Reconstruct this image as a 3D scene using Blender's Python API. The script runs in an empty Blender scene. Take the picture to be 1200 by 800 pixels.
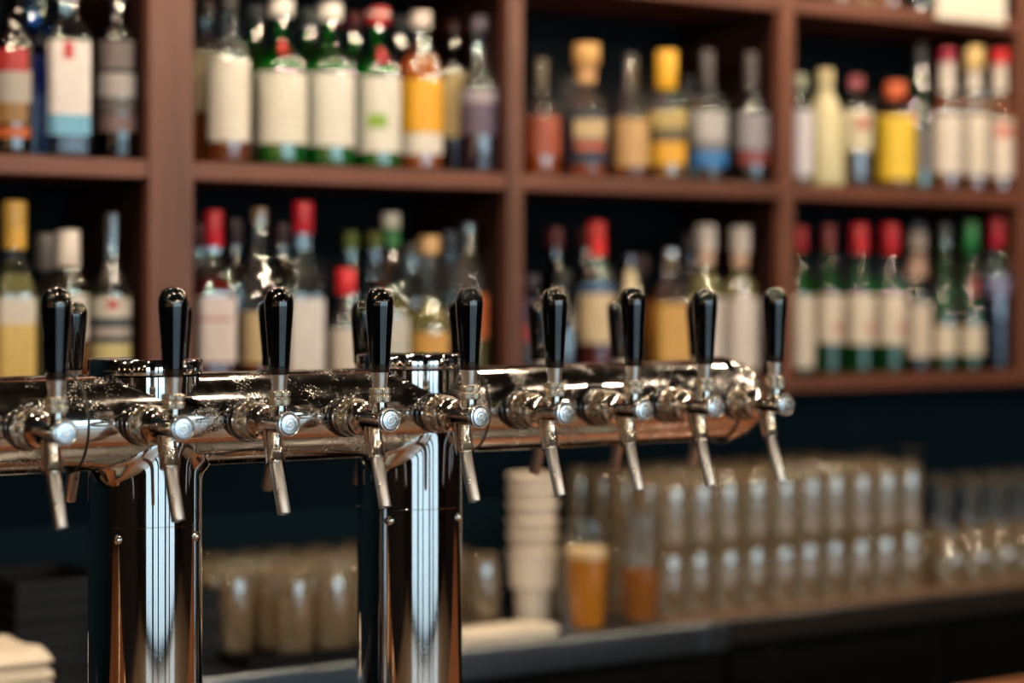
import bpy, bmesh, math, random
from mathutils import Vector, Matrix, Euler
random.seed(7)
PI = math.pi
S = bpy.context.scene
C = S.collection

# ------------------------------------------------------------------ camera, world, exposure
F = 2650.0                      # focal length in pixels of the 1200 px frame
HC = 1.70                       # camera height
HOR = 341.0                     # horizon row
SI, CO = 0.8130, 0.5822         # sin / cos of the angle between view axis and the bar
cam = bpy.data.cameras.new('camera')
cam.sensor_width = 36.0
cam.lens = F * 36.0 / 1200.0
cam.shift_y = -(400.0 - HOR) / 1200.0
cam.clip_start = 0.05
cam.dof.use_dof = True
cam.dof.focus_distance = 2.80
cam.dof.aperture_fstop = 1.75
camo = bpy.data.objects.new('camera', cam)
C.objects.link(camo)
camo.location = (0, 0, HC)
camo.rotation_euler = (PI / 2, 0, -math.atan2(CO, SI))
S.camera = camo

S.view_settings.view_transform = 'Standard'
S.view_settings.look = 'None'
S.view_settings.exposure = 0.0
S.view_settings.gamma = 1.0
S.view_settings.use_curve_mapping = False
S.cycles.max_bounces = 14
S.cycles.transparent_max_bounces = 40
S.cycles.transmission_bounces = 10
S.cycles.glossy_bounces = 6
S.cycles.sample_clamp_indirect = 60.0
S.cycles.use_denoising = True

world = bpy.data.worlds.new('world')
S.world = world
world.use_nodes = True
bg = world.node_tree.nodes['Background']
bg.inputs['Color'].default_value = (0.62, 0.86, 1.0, 1)
bg.inputs['Strength'].default_value = 5.5
PENDANT_W = 30.0
AISLE_W = 27.0
ROOM_W = 30.0

# ------------------------------------------------------------------ helpers
def at(px, Y):
    u = (px - 600.0) / F
    Z = Y / (SI - CO * u)
    return Z * (CO + SI * u), Z          # world X, camera depth

def zat(py, Z):
    return HC - (py - HOR) / F * Z

def lin(c):
    def f(v):
        v /= 255.0
        return v / 12.92 if v <= 0.04045 else ((v + 0.055) / 1.055) ** 2.4
    return (f(c[0]), f(c[1]), f(c[2]), 1.0)

MATS = {}
def newmat(name):
    m = bpy.data.materials.new(name)
    m.use_nodes = True
    nt = m.node_tree
    return m, nt, nt.nodes['Principled BSDF'], nt.nodes['Material Output']

def plain(name, rgb, rough=0.5, metal=0.0, spec=0.5, coat=0.0, noise=0.0, nscale=30.0):
    if name in MATS: return MATS[name]
    m, nt, p, out = newmat(name)
    p.inputs['Base Color'].default_value = lin(rgb)
    p.inputs['Roughness'].default_value = rough
    p.inputs['Metallic'].default_value = metal
    p.inputs['Specular IOR Level'].default_value = spec
    p.inputs['Coat Weight'].default_value = coat
    p.inputs['Coat Roughness'].default_value = 0.03
    if noise > 0:
        tc = nt.nodes.new('ShaderNodeTexCoord')
        n = nt.nodes.new('ShaderNodeTexNoise'); n.inputs['Scale'].default_value = nscale
        n.inputs['Detail'].default_value = 5
        mp = nt.nodes.new('ShaderNodeMapRange')
        mp.inputs['To Min'].default_value = max(0.0, rough - noise)
        mp.inputs['To Max'].default_value = rough + noise
        nt.links.new(tc.outputs['Object'], n.inputs['Vector'])
        nt.links.new(n.outputs['Fac'], mp.inputs['Value'])
        nt.links.new(mp.outputs['Result'], p.inputs['Roughness'])
    MATS[name] = m
    return m

def wood(name, dark, light, scale=6.0, stretch=(0.12, 1, 1), rough=0.4, coat=0.0):
    if name in MATS: return MATS[name]
    m, nt, p, out = newmat(name)
    tc = nt.nodes.new('ShaderNodeTexCoord')
    mp = nt.nodes.new('ShaderNodeMapping'); mp.inputs['Scale'].default_value = stretch
    n = nt.nodes.new('ShaderNodeTexNoise'); n.inputs['Scale'].default_value = scale
    n.inputs['Detail'].default_value = 8; n.inputs['Roughness'].default_value = 0.65
    n.inputs['Distortion'].default_value = 0.6
    cr = nt.nodes.new('ShaderNodeValToRGB')
    cr.color_ramp.elements[0].position = 0.3; cr.color_ramp.elements[0].color = lin(dark)
    cr.color_ramp.elements[1].position = 0.7; cr.color_ramp.elements[1].color = lin(light)
    bp = nt.nodes.new('ShaderNodeBump'); bp.inputs['Strength'].default_value = 0.15
    bp.inputs['Distance'].default_value = 0.002
    nt.links.new(tc.outputs['Object'], mp.inputs['Vector'])
    nt.links.new(mp.outputs['Vector'], n.inputs['Vector'])
    nt.links.new(n.outputs['Fac'], cr.inputs['Fac'])
    nt.links.new(cr.outputs['Color'], p.inputs['Base Color'])
    nt.links.new(n.outputs['Fac'], bp.inputs['Height'])
    nt.links.new(bp.outputs['Normal'], p.inputs['Normal'])
    p.inputs['Roughness'].default_value = rough
    p.inputs['Coat Weight'].default_value = coat
    p.inputs['Coat Roughness'].default_value = 0.1
    MATS[name] = m
    return m

def chrome(name, rgb=(205, 200, 195), r0=0.03, r1=0.16, speck=0.0, bump=0.0, stretch=(1, 1, 1), nscale=60):
    if name in MATS: return MATS[name]
    m, nt, p, out = newmat(name)
    p.inputs['Metallic'].default_value = 1.0
    p.inputs['Base Color'].default_value = lin(rgb)
    tc = nt.nodes.new('ShaderNodeTexCoord')
    mp = nt.nodes.new('ShaderNodeMapping'); mp.inputs['Scale'].default_value = stretch
    n = nt.nodes.new('ShaderNodeTexNoise'); n.inputs['Scale'].default_value = nscale
    n.inputs['Detail'].default_value = 6; n.inputs['Roughness'].default_value = 0.7
    mr = nt.nodes.new('ShaderNodeMapRange')
    mr.inputs['From Min'].default_value = 0.35; mr.inputs['From Max'].default_value = 0.7
    mr.inputs['To Min'].default_value = r0; mr.inputs['To Max'].default_value = r1
    nt.links.new(tc.outputs['Object'], mp.inputs['Vector'])
    nt.links.new(mp.outputs['Vector'], n.inputs['Vector'])
    nt.links.new(n.outputs['Fac'], mr.inputs['Value'])
    last = mr.outputs['Result']
    if speck > 0:                       # fine dust and water spots
        n2 = nt.nodes.new('ShaderNodeTexNoise'); n2.inputs['Scale'].default_value = 420
        n2.inputs['Detail'].default_value = 3
        n3 = nt.nodes.new('ShaderNodeTexNoise'); n3.inputs['Scale'].default_value = 22
        n3.inputs['Detail'].default_value = 4
        mu = nt.nodes.new('ShaderNodeMath'); mu.operation = 'MULTIPLY'
        m2 = nt.nodes.new('ShaderNodeMapRange')
        m2.inputs['From Min'].default_value = 0.30; m2.inputs['From Max'].default_value = 0.36
        m2.inputs['To Min'].default_value = 0.0; m2.inputs['To Max'].default_value = speck
        nt.links.new(tc.outputs['Object'], n2.inputs['Vector'])
        nt.links.new(tc.outputs['Object'], n3.inputs['Vector'])
        nt.links.new(n2.outputs['Fac'], mu.inputs[0]); nt.links.new(n3.outputs['Fac'], mu.inputs[1])
        nt.links.new(mu.outputs[0], m2.inputs['Value'])
        ad = nt.nodes.new('ShaderNodeMath'); ad.operation = 'ADD'
        nt.links.new(last, ad.inputs[0]); nt.links.new(m2.outputs['Result'], ad.inputs[1])
        last = ad.outputs[0]
    nt.links.new(last, p.inputs['Roughness'])
    if bump > 0:
        bp = nt.nodes.new('ShaderNodeBump'); bp.inputs['Strength'].default_value = bump
        bp.inputs['Distance'].default_value = 0.0006
        nt.links.new(n.outputs['Fac'], bp.inputs['Height'])
        nt.links.new(bp.outputs['Normal'], p.inputs['Normal'])
    MATS[name] = m
    return m

def thin_glass(name, tint=(255, 255, 255), milk=0.0, milkc=(230, 225, 215), refl=1.0, rough=0.02):
    """A thin glass wall: tinted see-through with a Fresnel reflection."""
    if name in MATS: return MATS[name]
    m, nt, p, out = newmat(name)
    nt.nodes.remove(p)
    tr = nt.nodes.new('ShaderNodeBsdfTransparent'); tr.inputs['Color'].default_value = lin(tint)
    gl = nt.nodes.new('ShaderNodeBsdfGlossy'); gl.inputs['Roughness'].default_value = rough
    lw = nt.nodes.new('ShaderNodeLayerWeight'); lw.inputs['Blend'].default_value = 0.5
    pw = nt.nodes.new('ShaderNodeMath'); pw.operation = 'POWER'; pw.inputs[1].default_value = 4.0
    ml = nt.nodes.new('ShaderNodeMath'); ml.operation = 'MULTIPLY_ADD'
    ml.inputs[1].default_value = 0.9 * refl; ml.inputs[2].default_value = 0.16 * refl; ml.use_clamp = True
    mx = nt.nodes.new('ShaderNodeMixShader')
    nt.links.new(lw.outputs['Facing'], pw.inputs[0]); nt.links.new(pw.outputs[0], ml.inputs[0])
    nt.links.new(ml.outputs[0], mx.inputs['Fac'])
    src = tr.outputs[0]
    if milk > 0:
        df = nt.nodes.new('ShaderNodeBsdfDiffuse'); df.inputs['Color'].default_value = lin(milkc)
        m2 = nt.nodes.new('ShaderNodeMixShader'); m2.inputs['Fac'].default_value = milk
        nt.links.new(tr.outputs[0], m2.inputs[1]); nt.links.new(df.outputs[0], m2.inputs[2])
        src = m2.outputs[0]
    nt.links.new(src, mx.inputs[1]); nt.links.new(gl.outputs[0], mx.inputs[2])
    nt.links.new(mx.outputs[0], out.inputs['Surface'])
    MATS[name] = m
    return m

def liquid(name, rgb, trans=0.6, rough=0.05):
    if name in MATS: return MATS[name]
    m, nt, p, out = newmat(name)
    p.inputs['Base Color'].default_value = lin(rgb)
    p.inputs['Transmission Weight'].default_value = trans
    p.inputs['Roughness'].default_value = rough
    p.inputs['IOR'].default_value = 1.34
    MATS[name] = m
    return m

def paper(rgb, ink=None, amount=0.6, lines=9.0):
    """Printed label paper: lines of small print made from noise broken bands."""
    name = 'label_paper_%d_%d_%d_%s' % (rgb[0], rgb[1], rgb[2], ink)
    if name in MATS: return MATS[name]
    m, nt, p, out = newmat(name)
    p.inputs['Roughness'].default_value = 0.45
    if ink is None:
        ink = tuple(int(v * 0.45) for v in rgb)
    rgb = tuple(v * 0.84 for v in rgb)
    tc = nt.nodes.new('ShaderNodeTexCoord')
    sp = nt.nodes.new('ShaderNodeSeparateXYZ')
    nt.links.new(tc.outputs['Generated'], sp.inputs[0])
    mu = nt.nodes.new('ShaderNodeMath'); mu.operation = 'MULTIPLY'; mu.inputs[1].default_value = lines
    fr = nt.nodes.new('ShaderNodeMath'); fr.operation = 'FRACT'
    gt = nt.nodes.new('ShaderNodeMath'); gt.operation = 'GREATER_THAN'; gt.inputs[1].default_value = 0.5
    nt.links.new(sp.outputs['Z'], mu.inputs[0]); nt.links.new(mu.outputs[0], fr.inputs[0]); nt.links.new(fr.outputs[0], gt.inputs[0])
    mp = nt.nodes.new('ShaderNodeMapping'); mp.inputs['Scale'].default_value = (22, 22, 2.5)
    ns = nt.nodes.new('ShaderNodeTexNoise'); ns.inputs['Scale'].default_value = 1.6; ns.inputs['Detail'].default_value = 2
    nt.links.new(tc.outputs['Generated'], mp.inputs['Vector']); nt.links.new(mp.outputs[0], ns.inputs['Vector'])
    g2 = nt.nodes.new('ShaderNodeMath'); g2.operation = 'GREATER_THAN'; g2.inputs[1].default_value = 0.56
    nt.links.new(ns.outputs['Fac'], g2.inputs[0])
    m1 = nt.nodes.new('ShaderNodeMath'); m1.operation = 'MULTIPLY'
    nt.links.new(gt.outputs[0], m1.inputs[0]); nt.links.new(g2.outputs[0], m1.inputs[1])
    m2 = nt.nodes.new('ShaderNodeMath'); m2.operation = 'MULTIPLY'; m2.inputs[1].default_value = amount
    nt.links.new(m1.outputs[0], m2.inputs[0])
    mx = nt.nodes.new('ShaderNodeMix'); mx.data_type = 'RGBA'
    mx.inputs['A'].default_value = lin(rgb); mx.inputs['B'].default_value = lin(ink)
    nt.links.new(m2.outputs[0], mx.inputs['Factor'])
    nt.links.new(mx.outputs['Result'], p.inputs['Base Color'])
    MATS[name] = m
    return m

def obj(name, bm, mat, parent=None, smooth=True, angle=35, loc=None):
    me = bpy.data.meshes.new(name)
    bmesh.ops.recalc_face_normals(bm, faces=bm.faces)
    bm.to_mesh(me); bm.free()
    if smooth:
        for f in me.polygons: f.use_smooth = True
        try: me.set_sharp_from_angle(angle=math.radians(angle))
        except Exception: pass
    me.materials.append(mat)
    o = bpy.data.objects.new(name, me)
    C.objects.link(o)
    if parent: o.parent = parent
    if loc: o.location = loc
    return o

def thing(name, label, cat, loc=(0, 0, 0), rotz=0.0, group=None):
    o = bpy.data.objects.new(name, None); C.objects.link(o)
    o.empty_display_size = 0.05
    o.location = loc; o.rotation_euler = (0, 0, rotz)
    o['label'] = label; o['category'] = cat
    if group: o['group'] = group
    return o

def tag(o, label, cat, group=None):
    o['label'] = label; o['category'] = cat
    if group: o['group'] = group
    return o

def struct(name, bm, mat, smooth=False):
    o = obj(name, bm, mat, smooth=smooth)
    o['kind'] = 'structure'
    return o

def copy_tree(o, parent=None):
    c = o.copy(); C.objects.link(c)
    if parent: c.parent = parent
    for ch in list(o.children):
        copy_tree(ch, c)
    return c

def box(bm, x0, x1, y0, y1, z0, z1, bev=0.0, seg=2):
    r = bmesh.ops.create_cube(bm, size=1.0)
    vs = r['verts']
    for v in vs:
        v.co = Vector((x0 + (v.co.x + .5) * (x1 - x0), y0 + (v.co.y + .5) * (y1 - y0), z0 + (v.co.z + .5) * (z1 - z0)))
    if bev > 0:
        es = list({e for v in vs for e in v.link_edges})
        bmesh.ops.bevel(bm, geom=es, offset=bev, segments=seg, affect='EDGES', profile=0.5)
    return bm

def sect(n_, th):
    if n_ is None: return 1.0
    return (abs(math.cos(th)) ** n_ + abs(math.sin(th)) ** n_) ** (-1.0 / n_)

def lathe(bm, prof, n=32, axis='Z', org=(0, 0, 0), sq=None, squash=1.0, teeth=None, a0=None, a1=None, rot=0.0):
    """prof: list of (r, h). axis 'Z' turns about z, 'Y' about y (h runs along y), 'X' about x."""
    full = a0 is None
    steps = n if full else n + 1
    rings = []
    for (r, h) in prof:
        ring = []
        if r <= 1e-6 and full:
            ring = [None]
            p = (0, 0, h)
            ring[0] = bm.verts.new(p)
        else:
            for i in range(steps):
                th = (2 * PI * i / n) if full else a0 + (a1 - a0) * i / n
                rr = r * (sect(sq, th))
                if teeth and i % 2: rr -= teeth
                ring.append(bm.verts.new((rr * math.cos(th + rot), rr * squash * math.sin(th + rot), h)))
        rings.append(ring)
    fs = []
    for a, b in zip(rings[:-1], rings[1:]):
        if len(a) == 1 and len(b) == 1: continue
        m = max(len(a), len(b))
        rng = range(m) if full else range(m - 1)
        for i in rng:
            j = (i + 1) % m
            if len(a) == 1: q = (a[0], b[j], b[i])
            elif len(b) == 1: q = (a[i], a[j], b[0])
            else: q = (a[i], a[j], b[j], b[i])
            try: fs.append(bm.faces.new(q))
            except ValueError: pass
    vs = [v for r in rings for v in r]
    if axis == 'Y':
        for v in vs: v.co = Vector((v.co.x, v.co.z, -v.co.y))
    elif axis == 'X':
        for v in vs: v.co = Vector((v.co.z, v.co.y, v.co.x))
    for v in vs: v.co += Vector(org)
    return vs

def loft(bm, secs, n=24, cap0=True, cap1=True):
    """secs: (centre, tangent, rx, ry); rx runs along world x."""
    rings = []
    for c, t, rx, ry in secs:
        c = Vector(c); t = Vector(t).normalized()
        ax = Vector((1, 0, 0)); ay = t.cross(ax).normalized(); ax = ay.cross(t)
        rings.append([bm.verts.new(c + ax * rx * math.cos(2 * PI * i / n) + ay * ry * math.sin(2 * PI * i / n)) for i in range(n)])
    for a, b in zip(rings[:-1], rings[1:]):
        for i in range(n):
            j = (i + 1) % n
            bm.faces.new((a[i], a[j], b[j], b[i]))
    if cap0: bm.faces.new(rings[0])
    if cap1: bm.faces.new(rings[-1])

def tube(bm, pts, r, n=8):
    pts = [Vector(p) for p in pts]
    rings = []
    for i, p in enumerate(pts):
        t = (pts[min(i + 1, len(pts) - 1)] - pts[max(i - 1, 0)]).normalized()
        up = Vector((0, 0, 1)) if abs(t.z) < 0.9 else Vector((1, 0, 0))
        a = t.cross(up).normalized(); b = a.cross(t)
        rings.append([bm.verts.new(p + a * r * math.cos(2 * PI * k / n) + b * r * math.sin(2 * PI * k / n)) for k in range(n)])
    for a, b in zip(rings[:-1], rings[1:]):
        for i in range(n):
            j = (i + 1) % n
            bm.faces.new((a[i], a[j], b[j], b[i]))
    bm.faces.new(rings[0]); bm.faces.new(rings[-1])

BM = bmesh.new

# ------------------------------------------------------------------ materials
M_shelf = wood('walnut_shelf', (72, 37, 24), (104, 56, 37), scale=7, stretch=(0.15, 1, 1.5), rough=0.45)
M_post = wood('walnut_post', (70, 38, 25), (106, 61, 41), scale=9, stretch=(1.5, 1.5, 0.1), rough=0.45)
M_bar = wood('bar_top_wood', (112, 64, 36), (158, 98, 58), scale=5, stretch=(0.2, 1.4, 1), rough=0.35, coat=0.4)
M_barfront = wood('bar_front_wood', (70, 36, 22), (104, 56, 34), scale=5, stretch=(1, 1, 0.2), rough=0.5)
M_back = plain('teal_back_panel', (6, 14, 20), 0.7, noise=0.1, spec=.08)
M_inner = plain('dark_carcass', (34, 17, 13), 0.6, noise=0.1, spec=.12)  # side panels coloured darker than the front posts
M_wallT = plain('dark_teal_wall', (9, 28, 36), 0.7, noise=0.1, spec=.08)
M_wallD = plain('dark_wall_paint', (34, 27, 24), 0.8, noise=0.1, spec=.1)
M_ceil = plain('ceiling_paint', (30, 27, 25), 0.9, noise=0.05, spec=.1)
M_floor = wood('floor_boards', (140, 108, 80), (186, 150, 116), scale=3, stretch=(0.3, 2, 1), rough=0.45)
M_frame = plain('black_window_frame', (18, 18, 20), 0.4)
M_ground = plain('street_paving', (150, 150, 150), 0.9, noise=0.05)
M_steel = chrome('counter_steel', (122, 126, 132), 0.26, 0.34, stretch=(0.3, 4, 4), nscale=6)
M_black = plain('black_laminate', (9, 9, 9), 0.55, noise=0.1, spec=.1)
M_chrome_rail = chrome('scratched_chrome_rail', (200, 196, 192), 0.05, 0.14, speck=0.22, bump=0.05, stretch=(1, 1, 1), nscale=55)
M_chrome_col = chrome('polished_chrome_column', (205, 202, 200), 0.02, 0.07, speck=0.03, bump=0.01, stretch=(1, 1, 0.15), nscale=18)
M_chrome_tap = chrome('tap_chrome', (205, 196, 186), 0.06, 0.16, speck=0.1, nscale=90)
M_nickel = chrome('brushed_nickel', (156, 142, 124), 0.22, 0.34, nscale=120)
M_spout = chrome('spout_steel', (196, 192, 188), 0.26, 0.36, nscale=60)
M_capsteel = chrome('cap_face_steel', (205, 212, 218), 0.2, 0.3, nscale=100)
M_gasket = plain('black_gasket', (14, 13, 13), 0.25, coat=0.5)
M_handle = plain('glossy_black_handle', (3, 3, 4), 0.04, spec=.7)
M_seam = plain('dark_seam', (20, 17, 15), 0.5)
M_brass = chrome('aged_brass', (190, 145, 80), 0.15, 0.3)
M_shade = plain('black_lamp_shade', (16, 16, 16), 0.4)
M_bulb = thin_glass('bulb_glass')
M_gclear = thin_glass('clear_bottle_glass', (236, 240, 238), milk=0.004)
M_gtumbler = thin_glass('tumbler_glass', (240, 238, 232), milk=0.085, milkc=(236, 206, 168), refl=.85, rough=.015)
M_gpint = thin_glass('pint_glass', (246, 244, 240), milk=0.01, refl=.4)
M_gdark = thin_glass('dark_bottle_glass', (60, 50, 45))
M_ggreen = thin_glass('green_bottle_glass', (90, 190, 100), milk=.03, milkc=(20, 150, 50))
M_gamber = thin_glass('amber_bottle_glass', (190, 110, 50))
M_gblue = thin_glass('blue_bottle_glass', (110, 170, 220))
M_cup = plain('white_paper_cup', (214, 200, 182), 0.6)
M_towel = plain('white_towel', (226, 212, 192), 0.95)
M_crate = plain('black_plastic_crate', (14, 13, 13), 0.5, spec=.25)
M_foam = plain('beer_foam', (240, 214, 170), 0.8)
M_beer = liquid('beer_amber', (226, 148, 22), 0.2)
M_ale = liquid('beer_brown', (206, 132, 40), 0.5)
M_mat = plain('brown_bar_mat', (104, 78, 58), 0.6, noise=0.1)
LQ = {
 'water': None,
 'amber': liquid('liquid_amber', (176, 84, 20), 0.6),
 'orange': liquid('liquid_orange', (216, 104, 18), 0.55),
 'gold': liquid('liquid_gold', (226, 170, 70), 0.7),
 'pale': liquid('liquid_pale_yellow', (216, 204, 140), 0.75),
 'red': liquid('liquid_red', (140, 26, 14), 0.55),
 'dark': liquid('liquid_dark', (40, 18, 12), 0.5),
 'green': liquid('liquid_green', (16, 120, 40), 0.25),
 'lime': liquid('liquid_lime', (36, 170, 50), 0.25),
 'teal': liquid('liquid_teal', (14, 110, 96), 0.3),
 'blue': liquid('liquid_blue', (16, 88, 180), 0.6),
 'navy': liquid('liquid_navy', (34, 50, 92), 0.5),
 'plum': liquid('liquid_plum', (58, 34, 62), 0.5),
 'cream': liquid('liquid_cream', (222, 210, 160), 0.1, 0.2),
}
GL = {'clear': M_gclear, 'green': M_ggreen, 'amber': M_gamber, 'blue': M_gblue, 'dark': M_gdark}

# ------------------------------------------------------------------ room
RX0, RX1, RY0, RY1, RZ = -4.5, 9.5, -5.0, 3.97, 3.3
struct('floor', box(BM(), RX0 - .2, RX1 + .2, RY0 - .2, RY1 + .2, -0.1, 0), M_floor)
struct('ceiling', box(BM(), RX0 - .2, RX1 + .2, RY0 - .2, RY1 + .2, RZ, RZ + .1), M_ceil)
struct('wall_back', box(BM(), RX0 - .2, RX1 + .2, RY1, RY1 + .2, 0, RZ), M_wallT)
struct('wall_left', box(BM(), RX0 - .2, RX0, RY0, RY1, 0, RZ), M_wallD)
struct('wall_right', box(BM(), RX1, RX1 + .2, RY0, RY1, 0, RZ), M_wallD)
wins = [(-2.3, -0.55), (-0.15, 1.0), (1.25, 2.9), (3.3, 4.2), (4.5, 6.3)]
W0, W1 = 0.06, 2.75
b = BM()
edges = [RX0 - .2] + [v for w in wins for v in w] + [RX1 + .2]
for i in range(0, len(edges), 2):
    box(b, edges[i], edges[i + 1], RY0 - .2, RY0, 0, RZ)
for (a, c) in wins:
    box(b, a, c, RY0 - .2, RY0, 0, W0); box(b, a, c, RY0 - .2, RY0, W1, RZ)
struct('wall_front', b, M_wallD)
for k, (a, c) in enumerate(wins):
    b = BM(); t = .045
    box(b, a, a + t, RY0 - .12, RY0 - .06, W0, W1); box(b, c - t, c, RY0 - .12, RY0 - .06, W0, W1)
    box(b, a, c, RY0 - .12, RY0 - .06, W0, W0 + t); box(b, a, c, RY0 - .12, RY0 - .06, W1 - t, W1)
    nm = max(1, round((c - a) / .6))
    for q in range(1, nm):
        x = a + (c - a) * q / nm
        box(b, x - .02, x + .02, RY0 - .12, RY0 - .06, W0, W1)
    struct('window_%d' % (k + 1), b, M_frame)
    li = bpy.data.lights.new('window_daylight', 'AREA')
    li.shape = 'RECTANGLE'; li.size = c - a; li.size_y = W1 - W0
    li.cycles.is_portal = True
    lo = bpy.data.objects.new('window_daylight', li); C.objects.link(lo)
    lo.location = ((a + c) / 2, RY0 - .02, (W0 + W1) / 2); lo.rotation_euler = (PI / 2, 0, 0)
g = struct('ground', box(BM(), -30, 30, -40, RY0 - .2, -.2, -.05), M_ground)

# ------------------------------------------------------------------ back bar shelving
YF = 3.60; YBK = 3.95
Zt = {'top': HC + .632, 'up': HC + .230, 'low': HC - .185}
TH = .032
def postx(px): return at(px, YF)[0]
PX = [(postx(200), .087), (postx(603), .037), (postx(922), .037), (postx(1200), .037)]
BAY = PX[2][0] - PX[1][0]
PX = [(PX[0][0] - .748, .037)] + PX + [(PX[3][0] + .74, .037)]
SH = thing('shelving_unit', 'dark walnut back-bar shelving with open bays full of bottles', 'shelving', (PX[0][0], YBK, 0))
def sh_obj(name, bm, mat):
    bmesh.ops.translate(bm, verts=bm.verts, vec=(-PX[0][0], -YBK, 0))
    return obj(name, bm, mat, SH, smooth=False)
ZB0 = Zt['low'] - .030
for (x, w) in PX:
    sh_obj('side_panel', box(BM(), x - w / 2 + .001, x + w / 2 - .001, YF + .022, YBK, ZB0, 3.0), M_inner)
    sh_obj('post', box(BM(), x - w / 2, x + w / 2, YF - .004, YF + .022, ZB0, 3.0, .002), M_post)
for k in range(len(PX) - 1):
    x0 = PX[k][0] + PX[k][1] / 2; x1 = PX[k + 1][0] - PX[k + 1][1] / 2
    for key in ('top', 'up', 'low'):
        sh_obj('shelf', box(BM(), x0, x1, YF, YBK - .012, Zt[key] - TH, Zt[key], .002), M_shelf)
sh_obj('back_panel', box(BM(), PX[0][0] - .02, PX[-1][0] + .02, YBK - .012, YBK, ZB0, 3.0), M_back)
sh_obj('cornice', box(BM(), PX[0][0] - .03, PX[-1][0] + .03, YF - .02, YBK, 3.0, 3.06, .004), M_post)

# ------------------------------------------------------------------ back counter
YC = 3.40; ZC = HC - .654
XJ = at(838, YC)[0]
t = thing('back_counter', 'low steel-topped back counter below the bottle shelves', 'counter', (1.9, 3.68, 0))
def cobj(name, bm, mat, par=None, smooth=False):
    bmesh.ops.translate(bm, verts=bm.verts, vec=(-1.9, -3.68, 0))
    return obj(name, bm, mat, par or t, smooth=smooth)
cobj('worktop', box(BM(), .4, XJ - .002, YC, RY1 - .01, ZC - .058, ZC, .004, 3), M_steel)
cobj('worktop', box(BM(), XJ + .002, 6.2, YC + .004, RY1 - .01, ZC - .05, ZC, .004, 3), plain('dark_stone_worktop', (30, 26, 24), 0.3))
cobj('splice_cover', box(BM(), XJ - .035, XJ + .03, YC - .006, YC, ZC - .056, ZC - .002, .002), M_steel)
cobj('cabinet', box(BM(), .45, 6.15, YC + .04, RY1 - .01, .08, ZC - .058), M_black)
cobj('plinth', box(BM(), .5, 6.1, YC + .09, RY1 - .01, 0, .08), M_black)
for k in range(9):
    x0 = .47 + k * .63
    d = cobj('door', box(BM(), x0, x0 + .61, YC + .02, YC + .04, .1, ZC - .08, .003), M_black)
    h = BM(); lathe(h, [(0, 0), (.006, 0), (.006, .18), (0, .18)], 12, org=(x0 + .57, YC + .005, .55)); cobj('handle', h, M_nickel, d, True)

# ------------------------------------------------------------------ front bar counter
ZBAR = HC - .70
YB1 = 2.81; YB0 = 1.95
t2 = thing('bar_counter', 'orange-brown wooden bar counter under the beer tower', 'counter', (1.5, 2.4, 0))
def bobj(name, bm, mat):
    bmesh.ops.translate(bm, verts=bm.verts, vec=(-1.5, -2.4, 0))
    return obj(name, bm, mat, t2, smooth=False)
bobj('bar_top', box(BM(), -2.2, 5.2, YB0, YB1, ZBAR - .05, ZBAR, .006, 3), M_bar)
bobj('front_panel', box(BM(), -2.1, 5.1, YB0 + .18, YB0 + .22, 0, ZBAR - .05), M_barfront)
bobj('rear_panel', box(BM(), -2.1, 5.1, YB1 - .1, YB1 - .06, 0, ZBAR - .05), M_black)
bobj('end_panel', box(BM(), -2.1, -2.06, YB0 + .22, YB1 - .1, 0, ZBAR - .05), M_barfront)
bobj('end_panel', box(BM(), 5.06, 5.1, YB0 + .22, YB1 - .1, 0, ZBAR - .05), M_barfront)

# drip trays let into the bar top, either side of the tower
for y0_, y1_, lab_ in ((2.13, 2.43, 'long stainless drip tray below the front taps on the bar'), (2.645, 2.785, 'narrow stainless drip tray below the rear taps on the bar')):
    td = thing('drip_tray', lab_, 'drip tray', (1.38, (y0_ + y1_) / 2, ZBAR + .0005))
    hy = (y1_ - y0_) / 2
    b = BM(); box(b, -1.0, 1.0, -hy, hy, 0, .003); box(b, -1.0, 1.0, -hy, -hy + .006, .003, .016); box(b, -1.0, 1.0, hy - .006, hy, .003, .016)
    box(b, -1.0, -.994, -hy + .006, hy - .006, .003, .016); box(b, .994, 1.0, -hy + .006, hy - .006, .003, .016)
    obj('pan', b, M_black, td, smooth=False)
    b = BM()
    for q in range(int((2 * hy - .02) / .012)):
        box(b, -.99, .99, -hy + .010 + q * .012, -hy + .013 + q * .012, .010, .014)
    obj('grid', b, M_spout, td, smooth=False)

# ------------------------------------------------------------------ beer tower
YR = 2.52; ZR = HC - .159; RR = .0585
XE = 2.195
YCOL = 2.537; RC = .0700
xc1 = at(170.5, YCOL)[0]; xc2 = at(480, YCOL)[0]
TW = thing('beer_tower', 'chrome two-column beer tower carrying a long horizontal tap rail', 'beer tower', (xc1, YCOL, ZBAR))
def tobj(name, bm, mat, par=None, **k):
    bmesh.ops.translate(bm, verts=bm.verts, vec=(-xc1, -YCOL, -ZBAR))
    return obj(name, bm, mat, par or TW, **k)
b = BM()
N = 96
prof = [(0, .80), (RR * .9, .80), (RR, .804), (RR, 1.0), (RR, 1.5), (RR, XE - .024)]
lathe(b, prof, N, axis='X', org=(0, YR, ZR))
rail = tobj('rail', b, M_chrome_rail)
b = BM()
lathe(b, [(RR, XE - .026), (RR + .0035, XE - .025), (RR + .0045, XE - .020), (RR + .0045, XE - .012), (RR + .0035, XE - .008),
          (RR, XE - .006), (RR * .99, XE + .004), (RR * .93, XE + .018), (RR * .80, XE + .031), (RR * .60, XE + .041), (RR * .34, XE + .047), (0, XE + .049)], N, axis='X', org=(0, YR, ZR))
tobj('end_cap', b, M_chrome_rail)
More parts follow.
